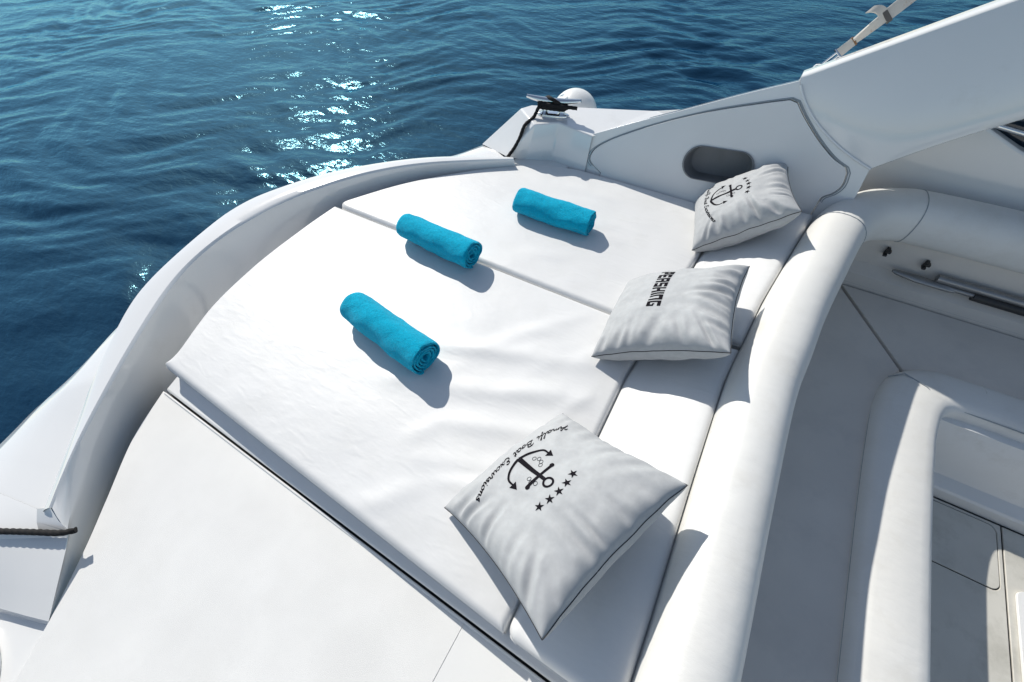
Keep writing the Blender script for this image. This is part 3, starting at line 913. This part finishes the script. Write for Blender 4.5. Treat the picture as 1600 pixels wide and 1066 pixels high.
# ------------------------------------------------------------------ pillows
def pillow(name, cen, Mx, S, seed, label, pleats, top=0.084, botm=0.094, prints=None):
    Mx = np.array(Mx); cen = np.array(cen)
    h = S / 2
    N = 110
    rr_ = random.Random(int(seed * 10))
    folds = []
    for (axis, sgn, cnt, dp) in pleats:
        for k in range(cnt):
            s0 = -0.82 + 1.64 * (k + 0.5) / cnt + rr_.uniform(-0.1, 0.1)
            folds.append(((axis, sgn), s0, rr_.uniform(0.20, 0.42), rr_.uniform(0.04, 0.075), dp * rr_.uniform(0.5, 1.3), -0.35 * s0 + rr_.uniform(-0.25, 0.25)))
    def edge_in(u, v):
        # concave sides between pointed corners
        return u * (1 - 0.075 * (1 - v * v)), v * (1 - 0.075 * (1 - u * u))
    def thick(u, v, amp, side):
        au, av = min(1, abs(u)), min(1, abs(v))
        e = ((1 - au ** 2.6) * (1 - av ** 2.6))
        z = amp * max(0, e) ** (0.44 if side == 0 else 0.40)
        # folds running in from the seams, deepest close to them
        for (eu_, s0, ln, w, dp, sk) in (folds if side == 0 else ()):
            axis, sgn = eu_
            t = 1 - (u if axis == 'u' else v) * sgn
            q = (v if axis == 'u' else u) - s0 - sk * t
            if t < ln * 1.6 and abs(q) < w * 4:
                fall = (1 - math.exp(-t / 0.07)) * math.exp(-(t / ln) ** 2)
                z -= dp * fall * (math.exp(-(q / w) ** 2) - 0.45 * math.exp(-((abs(q) - 1.7 * w) / (0.9 * w)) ** 2))
        z += 0.0045 * nz(u * 2.1, v * 2.1, 1.0, seed + side) * min(1, e * 4)
        z += 0.0018 * nz(u * 6.1, v * 6.1, 1.0, seed + side + 2) * min(1, e * 4)
        return z
    def wave(u, v):
        # the seam line itself is not flat
        return 0.010 * nz(u * 1.4, v * 1.4, 1.0, seed + 9) + 0.004 * nz(u * 4, v * 4, 1.0, seed + 11)
    def surf(u, v, side=0, off=0.0):
        eu, ev = edge_in(u, v)
        amp = top if side == 0 else -botm
        z = wave(u, v)
        z += thick(u, v, top, 0) + off if side == 0 else -thick(u, v, botm, 5)
        return cen + Mx @ np.array((eu * h, ev * h, z))
    g = np.linspace(-1, 1, N)
    g = np.sin(g * math.pi / 2) * 0.35 + g * 0.65
    V = []; F = []
    for side in (0, 1):
        k = len(V)
        for v in g:
            for u in g:
                V.append(tuple(surf(u, v, side)))
        for i in range(N - 1):
            for j in range(N - 1):
                q = (k + i * N + j, k + i * N + j + 1, k + (i + 1) * N + j + 1, k + (i + 1) * N + j)
                F.append(q if side == 0 else q[::-1])
    zmin = min(p[2] for p in V)
    base = thing('throw_pillow', (cen[0], cen[1], zmin), label, 'pillow', 'grey throw pillows along the backrest')
    o = obj('cover', V, F, 'pillow', base, 80)
    bm = bmesh.new(); bm.from_mesh(o.data)
    bmesh.ops.remove_doubles(bm, verts=bm.verts, dist=0.00005)
    bmesh.ops.recalc_face_normals(bm, faces=bm.faces)
    bm.to_mesh(o.data); bm.free()
    # dark stitched seam around the edge
    ring = [surf(u, -1) for u in g] + [surf(1, v) for v in g[1:]] + [surf(u, 1) for u in g[::-1][1:]] + [surf(-1, v) for v in g[::-1][1:]]
    nn = Mx[:, 2]
    v, f = tube([p + nn * 0.0005 for p in ring], 0.0013, 5, False)
    obj('seam', v, f, 'thread', base)
    return base, surf, h

def flat_print(name, polys, surf, h, parent, off=0.0009):
    """flat ink shapes (lists of (u, v) triangles/quads) laid on the pillow surface"""
    V, F = [], []
    for quad in polys:
        k = len(V)
        for (u, v) in quad:
            V.append(tuple(surf(u, v, 0, off)))
        F.append(tuple(range(k, k + len(quad))))
    return obj(name, V, F, 'print', parent, smooth=False)

def ribbon(path, w0, w1=None, pen=None, n=None):
    """stroke of varying width -> quads"""
    p = crom(path, n or max(6, len(path) * 5)) if len(path) > 2 else np.linspace(path[0], path[1], n or 6)
    w1 = w0 if w1 is None else w1
    q = []
    L, Rr = [], []
    for i in range(len(p)):
        t = p[min(i + 1, len(p) - 1)] - p[max(i - 1, 0)]
        t = t / max(1e-9, np.hypot(*t))
        nrm_ = np.array((-t[1], t[0]))
        w = w0 + (w1 - w0) * i / (len(p) - 1)
        if pen is not None:
            w = w * (0.42 + 0.9 * abs(t @ np.array((math.sin(pen), -math.cos(pen)))))
        L.append(p[i] + nrm_ * w / 2); Rr.append(p[i] - nrm_ * w / 2)
    for i in range(len(p) - 1):
        q.append((tuple(L[i]), tuple(L[i + 1]), tuple(Rr[i + 1]), tuple(Rr[i])))
    return q

GLY = {
 'A': (1.35, [[(-.25, 1.5), (-.05, 1.9), (.25, 1.7), (.2, .9), (-.1, .1), (-.2, 0)], [(-.2, 0), (.35, .8), (.95, 2.1), (1.0, 1.4), (.95, .3), (1.1, 0), (1.35, .3)], [(.15, .75), (.6, .85), (1.15, .8)]]),
 'm': (1.5, [[(0, .6), (.2, 1), (.22, .6), (.1, 0), (.3, .7), (.58, 1), (.66, .6), (.55, 0), (.75, .7), (1.05, 1), (1.12, .6), (1.06, .15), (1.25, 0), (1.5, .35)]]),
 'a': (1.2, [[(.85, .8), (.5, 1), (.12, .6), (.15, .1), (.5, 0), (.82, .5), (.93, 1), (.82, .3), (.95, 0), (1.2, .35)]]),
 'l': (.7, [[(0, .35), (.45, 1.4), (.6, 2.0), (.42, 2.15), (.28, 1.4), (.2, .4), (.38, 0), (.7, .35)]]),
 'f': (.7, [[(0, .35), (.45, 1.4), (.6, 2.0), (.42, 2.15), (.3, 1.2), (.15, -.7), (.05, -1.0), (.0, -.7), (.25, .1), (.7, .35)]]),
 'i': (.6, [[(0, .4), (.25, 1), (.15, .3), (.3, 0), (.6, .35)], [(.3, 1.4), (.36, 1.55)]]),
 'B': (1.35, [[(.45, 1.9), (.3, 1.1), (.1, .1), (-.15, 0)], [(-.2, 1.5), (.1, 2.05), (.75, 2.15), (1.1, 1.75), (.8, 1.25), (.4, 1.1), (.95, 1.0), (1.15, .55), (.8, .08), (.25, .05), (0, .3)]]),
 'o': (1.0, [[(.5, 1), (.14, .7), (.12, .2), (.4, 0), (.76, .3), (.74, .8), (.5, 1), (.7, .82), (1.0, .9)]]),
 't': (.65, [[(0, .35), (.35, 1.2), (.42, 1.7), (.22, .4), (.35, 0), (.65, .35)], [(.05, 1.12), (.65, 1.18)]]),
 'E': (1.2, [[(1.0, 1.75), (.75, 2.1), (.35, 1.95), (.3, 1.45), (.7, 1.15), (.25, 1.05), (0, .55), (.15, .1), (.6, 0), (1.2, .45)]]),
 'x': (.95, [[(0, .8), (.2, 1), (.42, .55), (.62, .05), (.95, .35)], [(.9, 1), (.45, .5), (0, 0)]]),
 'c': (.9, [[(.8, .8), (.5, 1), (.12, .6), (.15, .1), (.5, 0), (.9, .35)]]),
 'u': (1.2, [[(0, .6), (.2, 1), (.15, .3), (.35, 0), (.7, .45), (.86, 1), (.8, .3), (.95, 0), (1.2, .35)]]),
 'r': (.85, [[(0, .4), (.22, 1.15), (.42, .95), (.6, .92), (.5, .4), (.62, 0), (.85, .35)]]),
 's': (.75, [[(.58, .85), (.34, 1.02), (.14, .78), (.44, .46), (.5, .16), (.22, 0), (0, .14)]]),
 'n': (1.1, [[(0, .6), (.2, 1), (.22, .6), (.1, 0), (.3, .7), (.62, 1), (.72, .6), (.66, .15), (.82, 0), (1.1, .35)]]),
 ' ': (1.0, []),
}
def script_text(text, half_chord, sag, v_mid, xh):
    """handwritten lettering on a smile-shaped arc (u to the right, v up)"""
    Rr = (half_chord ** 2 + sag ** 2) / (2 * sag)
    cv = v_mid + Rr
    tot = sum(GLY[c][0] for c in text) + 0.0
    arc = 2 * math.asin(half_chord / Rr) * Rr
    sx = arc / tot
    polys = []
    s = 0.0
    for c in text:
        wdt, strokes = GLY[c]
        for st in strokes:
            path = []
            for (gx, gy) in st:
                d = (s + gx + gy * 0.18) * sx - arc / 2
                an = d / Rr
                r = Rr - gy * xh
                path.append((r * math.sin(an), cv - r * math.cos(an)))
            polys += ribbon(path, 0.0080, None, pen=R(40), n=max(8, len(path) * 4))
        s += wdt
    return polys

def anchor_polys():
    """shank, curved arms with flukes, stock, ring and the small chain links"""
    q = []
    crown = (0.02, -0.24)
    q += ribbon([(0.02, -0.235), (0.02, 0.03)], 0.034, 0.022, n=8)
    q += ribbon([(-0.125, -0.105), (-0.122, -0.16), (-0.085, -0.205), (-0.03, -0.235), (0.02, -0.250)], 0.010, 0.024, n=20)
    q += ribbon([(0.165, -0.105), (0.162, -0.16), (0.125, -0.205), (0.07, -0.235), (0.02, -0.250)], 0.010, 0.024, n=20)
    for s in (-1, 1):
        ux = 0.02 + s * 0.145
        q.append(((ux - 0.026, -0.115), (ux + 0.026, -0.115), (ux + s * 0.004, -0.068)))
    q += ribbon([(-0.078, -0.020), (0.118, -0.026)], 0.022, n=10)
    for e in (-0.078, 0.118):
        q.append(tuple((e + 0.016 * math.cos(t), -0.022 + 0.016 * math.sin(t)) for t in np.linspace(0, 2 * math.pi, 10, endpoint=False)))
    ring = [(0.02 + 0.030 * math.cos(t), 0.062 + 0.030 * math.sin(t)) for t in np.linspace(0, 2 * math.pi, 25)]
    q += ribbon(ring, 0.014, n=40)
    chain = [(-0.045, -0.165), (-0.062, -0.135), (-0.055, -0.105), (-0.036, -0.088), (0.075, -0.06), (0.085, -0.030), (0.072, 0.0)]
    for (a, b) in chain:
        c = [(a + 0.013 * math.cos(t), b + 0.013 * math.sin(t)) for t in np.linspace(0, 2 * math.pi, 11)]
        q += ribbon(c, 0.0030, n=14)
    return q

def star(cu, cv, r, rot):
    pts = []
    for k in range(10):
        rr = r if k % 2 == 0 else r * 0.38
        t = rot + math.pi / 2 + math.pi * k / 5
        pts.append((cu + rr * math.cos(t), cv + rr * math.sin(t)))
    return [((cu, cv), pts[k], pts[(k + 1) % 10]) for k in range(10)]

def sc2(polys, k=2.0):
    return [tuple((u * k, v * k) for u, v in q) for q in polys]

def add_anchor_print(base, surf, h):
    cover = next(c for c in base.children if c.name.startswith('cover'))
    flat_print('anchor_print', sc2(anchor_polys()), surf, h, cover)
    flat_print('lettering', sc2(script_text('Amalfi Boat Excursions', 0.375, 0.092, -0.328, 0.0225)), surf, h, cover)
    for k in range(5):
        u = 0.02 + (k - 2) * 0.066
        v_ = 0.160 - 0.007 * (k - 2) ** 2
        flat_print('printed_star', sc2(star(u, v_, 0.030, R(-8 * (k - 2)))), surf, h, cover)

PN = ([-0.083, 0.268, 0.117], [[-0.343, 0.815, -0.468], [-0.939, -0.287, 0.189], [0.02, 0.504, 0.863]], 0.425)
b1, s1, h1 = pillow('pillow', *PN, 2.7, 'large grey pillow with black anchor print and full lettering, nearest the walkway', [('v', 1, 5, 0.010), ('u', 1, 6, 0.011), ('u', -1, 5, 0.007), ('v', -1, 3, 0.003)])
add_anchor_print(b1, s1, h1)
PMm = ([-0.026, 0.965, 0.108], [[0.054, 0.854, -0.518], [-0.992, 0.103, 0.067], [0.111, 0.511, 0.853]], 0.405)
b2, s2, h2 = pillow('pillow', *PMm, 6.1, 'grey pillow with black block lettering, middle one over the gap between the cushions', [('v', 1, 9, 0.013), ('u', 1, 9, 0.012), ('u', -1, 3, 0.004)])
PF = ([0.045, 1.607, 0.105], [[0.245, 0.756, -0.607], [-0.966, 0.245, -0.085], [0.084, 0.607, 0.79]], 0.36)
b3, s3, h3 = pillow('pillow', *PF, 11.9, 'grey pillow with anchor print leaning against the side panel under the oval pocket', [('v', 1, 5, 0.013), ('u', 1, 6, 0.017), ('u', -1, 3, 0.008)])
add_anchor_print(b3, s3, h3)

# block lettering, drawn on a grid: each letter is a set of bars (x0, y0, x1, y1)
BLK = {
 'P': [(0, 0, .28, 1), (.36, .72, 1, 1), (.72, .38, 1, .72), (.36, .32, 1, .56)],
 'E': [(0, 0, .28, 1), (.36, .76, 1, 1), (.36, .38, .92, .60), (.36, 0, 1, .24)],
 'R': [(0, 0, .28, 1), (.36, .76, 1, 1), (.72, .5, 1, .76), (.36, .38, 1, .58), (.66, 0, .96, .38)],
 'S': [(0, .76, 1, 1), (0, .42, .28, .76), (.0, .40, 1, .60), (.72, .1, 1, .42), (0, 0, 1, .24)],
 'H': [(0, 0, .28, 1), (.72, 0, 1, 1), (.36, .38, .72, .62)],
 'I': [(0, 0, .30, 1)],
 'N': [(0, 0, .28, 1), (.28, .74, 1, 1), (.72, 0, 1, .74)],
 'G': [(0, 0, .28, 1), (.28, .76, 1, 1), (.28, 0, 1, .24), (.72, .24, 1, .5), (.5, .4, .72, .56)],
}
polys = []
x = 0.0
for c in 'PERSHING':
    w = 0.30 if c == 'I' else 1.0
    for (x0, y0, x1, y1) in BLK[c]:
        for k in range(4):
            ya, yb = y0 + (y1 - y0) * k / 4, y0 + (y1 - y0) * (k + 1) / 4
            for j in range(3):
                xa, xb = x0 + (x1 - x0) * j / 3, x0 + (x1 - x0) * (j + 1) / 3
                polys.append(((x + xa, ya), (x + xb, ya), (x + xb, yb), (x + xa, yb)))
    x += w + 0.22
sxx = 0.53 / x
polys = [tuple((-0.325 + a * sxx, -0.092 + b * 0.112) for a, b in q) for q in polys]
flat_print('lettering', sc2(polys), s2, h2, next(c for c in b2.children if c.name.startswith('cover')))

# ------------------------------------------------------------------ ropes
def rope(name, pts, rad, label, cat='rope'):
    n = 420
    p = crom(pts, n)
    seg = np.cumsum([0] + [np.linalg.norm(p[i + 1] - p[i]) for i in range(n - 1)])
    t0 = p[1] - p[0]
    up = np.array((0.1, 0.2, 1.0)); up /= np.linalg.norm(up)
    def sec(i):
        out = []
        for k in range(18):
            t = 2 * math.pi * k / 18
            r = rad * (0.80 + 0.20 * abs(math.cos(1.5 * (t + seg[i] / rad * 0.9))))
            out.append((r * math.cos(t), r * math.sin(t)))
        return out
    v, f = sweep(p, sec, up)
    o = obj(name, v, f, 'rope', None, 60)
    return tag(o, label, cat, 'black mooring lines')

ctr = cc + np.array((0, 0, 0.043))
rp = []
for k in range(26):      # turns round the two posts
    t = 2 * math.pi * k / 9
    rp.append(tuple(ctr + cd * 0.060 * math.cos(t) * (1 + 0.08 * (k % 3)) + cs * (0.019 + 0.004 * (k % 2)) * math.sin(t) + np.array((0, 0, -0.006 + 0.0085 * (k // 9) + 0.002 * math.sin(k * 2.1)))))
rp = [tuple(ctr + cd * 0.115 - cs * 0.012 + np.array((0, 0, 0.004)))] + rp[::-1]
rp += [tuple(ctr + cd * 0.0 - cs * 0.02 + np.array((0, 0, 0.036))), tuple(ctr - cd * 0.035 + np.array((0, 0, 0.028)) + cs * 0.01)]
rp += [tuple(ctr - cd * 0.06 - cs * 0.02 + np.array((0, 0, 0.006))), (-0.952, 1.762, 0.165), (-0.972, 1.711, 0.145), (-0.989, 1.689, 0.09), (-1.009, 1.666, 0.045), (-1.027, 1.632, 0.012), (-1.05, 1.55, -0.05)]
rope('mooring_rope', rp, 0.0085, 'black mooring rope wound round the port cleat and running down behind the coaming')
rope('mooring_rope', [(-1.205, -0.419, -0.042), (-1.21, -0.426, -0.04), (-1.233, -0.446, -0.036), (-1.283, -0.473, -0.034), (-1.341, -0.504, -0.034), (-1.383, -0.527, -0.034), (-1.485, -0.58, -0.034), (-1.643, -0.66, -0.034)], 0.0085, 'black mooring rope lying over the starboard quarter at the left')

# ------------------------------------------------------------------ fender hanging outboard of the cleat
fc = np.array((-0.93, 2.19, -0.005))
rows = []
for k in range(25):
    t = math.pi * k / 24
    r, z = 0.125 * math.sin(t), 0.125 * math.cos(t)
    rows.append([fc + np.array((max(r, 0.0005) * math.cos(a), max(r, 0.0005) * math.sin(a), z if z > 0 else z * 1.9)) for a in np.linspace(0, 2 * math.pi, 36, endpoint=False)])
v, f = loft(rows, closed=True)
fen = thing('fender', tuple(fc - np.array((0, 0, 0.24))), 'round white fender hanging outboard behind the port cleat', 'fender')
obj('fender_body', v, f, 'fender', fen, 60)
eye = np.array((-0.341, -0.442, 0.830)); eye /= np.linalg.norm(eye)
sd = np.cross((0, 0, 1.0), eye); sd /= np.linalg.norm(sd); vv_ = np.cross(eye, sd)
rows = []
for a in np.linspace(-1.0, 1.0, 17):
    mid = 0.10 - 0.20 * a * a
    hw = 0.085 * (1 - a * a) + 0.002
    row = []
    for b in (-1, -0.5, 0, 0.5, 1):
        d = eye + sd * (a * 0.34) + vv_ * (mid + b * hw)
        d /= np.linalg.norm(d)
        row.append(fc + d * (0.1262 if abs(b) == 1 else 0.1258))
    rows.append(row)
v, f = loft(rows)
obj('rope_eye', v, f, 'fendereye', fen)

# ------------------------------------------------------------------ webbing strap with turnbuckle on the arch
foot_p = np.array((0.091, 1.975, 0.463)); top_p = np.array((0.271, 2.16, 0.663))
sdv = top_p - foot_p; sL = np.linalg.norm(sdv); sdv /= sL
strap = thing('webbing_strap', tuple(foot_p), 'beige webbing strap with buckle and steel hook, tensioned up from the radar arch', 'strap')
side = np.cross(sdv, (0.2, -0.75, 0.6)); side /= np.linalg.norm(side)
def band(a, b, wa, wb, twist_a=0, twist_b=0, th=0.003, n=14):
    rows = []
    for k in range(n):
        t = k / (n - 1)
        p = foot_p + sdv * (a + (b - a) * t) * sL
        w = wa + (wb - wa) * t
        ang = twist_a + (twist_b - twist_a) * t
        nn_ = np.cross(sdv, side)
        s_ = side * math.cos(ang) + nn_ * math.sin(ang)
        m_2 = np.cross(sdv, s_)
        rows.append([p + s_ * w + m_2 * th, p - s_ * w + m_2 * th, p - s_ * w - m_2 * th, p + s_ * w - m_2 * th])
    return loft(rows, closed=True, caps=True)
v, f = merge(band(0.20, 0.36, 0.015, 0.013, 0, 0.1), band(0.36, 0.68, 0.013, 0.016, 0.9, 0.1), band(0.68, 1.0, 0.019, 0.020, 0.1, 0.1), band(1.0, 2.2, 0.02, 0.02, 0.1, 0.1))
obj('strap_band', v, f, 'webbing', strap)
bq = foot_p + sdv * 0.70 * sL
v, f = merge(band(0.655, 0.70, 0.023, 0.023, 0.1, 0.1, 0.006, 4))
obj('buckle', v, f, 'buckle', strap)
tl = -side if (-side)[0] < 0 else side
rows = []
for k in range(10):
    t = k / 9
    p = bq - sdv * 0.01 + np.array((-0.055, -0.008, 0.008)) * t + np.array((0, 0, 0.014 * math.sin(t * 2.6)))
    w = sdv * 0.013
    rows.append([p + w + np.array((0, -0.002, 0.002)), p - w + np.array((0, -0.002, 0.002)), p - w + np.array((0, 0.002, -0.002)), p + w + np.array((0, 0.002, -0.002))])
v, f = loft(rows, closed=True, caps=True)
obj('strap_tail', v, f, 'webbing', strap)
v, f = band(0.355, 0.372, 0.0145, 0.0145, 0.1, 0.1, 0.005, 3)
obj('stitched_keeper', v, f, 'rust', strap)
pa_ = foot_p + sdv * 0.03 * sL; pb_ = foot_p + sdv * 0.205 * sL
v, f = merge(tube([pa_ + side * 0.006, pb_ + side * 0.006], 0.003, 8), tube([pa_ - side * 0.006, pb_ - side * 0.006], 0.003, 8),
             tube([pb_ - side * 0.018, pb_ + side * 0.018], 0.004, 8), tube([pa_ - side * 0.010, pa_ + side * 0.010], 0.004, 8))
obj('hook', v, f, 'chrome', strap)
ringp = [pa_ + np.array((-0.008, 0, -0.006)) + np.array((0.013 * math.cos(t) * 1.2, 0.004 * math.cos(t), 0.013 * math.sin(t))) for t in np.linspace(0, 2 * math.pi, 20)]
v, f = merge(tube(ringp, 0.0025, 6, False))
obj('shackle', v, f, 'chrome', strap)
pe = foot_p + np.array((0.012, -0.004, 0.0))
v, f = merge(box(pe, (0.05, 0.022, 0.005)), box(pe + np.array((0.0, 0, 0.006)), (0.012, 0.010, 0.012)))
bevel(obj('pad_eye', v, f, 'chrome', boat), 0.0015, 2)

# ------------------------------------------------------------------ boat hook stowed under the side bolster
bh = thing('boat_hook', (1.1, 1.89, -0.2), 'grey telescopic boat hook stowed in clips under the port side bolster', 'boat hook')
v, f = tube([(0.86, 1.895, -0.155), (1.3, 1.895, -0.158), (2.1, 1.895, -0.162)], 0.016, 14)
obj('outer_tube', v, f, 'alu', bh)
v, f = tube([(0.76, 1.890, -0.180), (1.02, 1.890, -0.182)], 0.011, 12)
obj('shaft', v, f, 'alu', bh)
v, f = sweep([(0.715, 1.89, -0.176), (0.735, 1.89, -0.178), (0.80, 1.89, -0.182), (0.92, 1.89, -0.186), (0.94, 1.89, -0.186)], lambda i: circle([0.008, 0.014, 0.020, 0.017, 0.012][i], 12, [0.006, 0.010, 0.013, 0.012, 0.01][i]))
obj('hook_head', v, f, 'alu', bh)
v, f = tube([(1.0, 1.888, -0.185), (1.16, 1.888, -0.186), (2.0, 1.888, -0.19)], 0.018, 14)
obj('grip', v, f, 'blackplastic', bh)
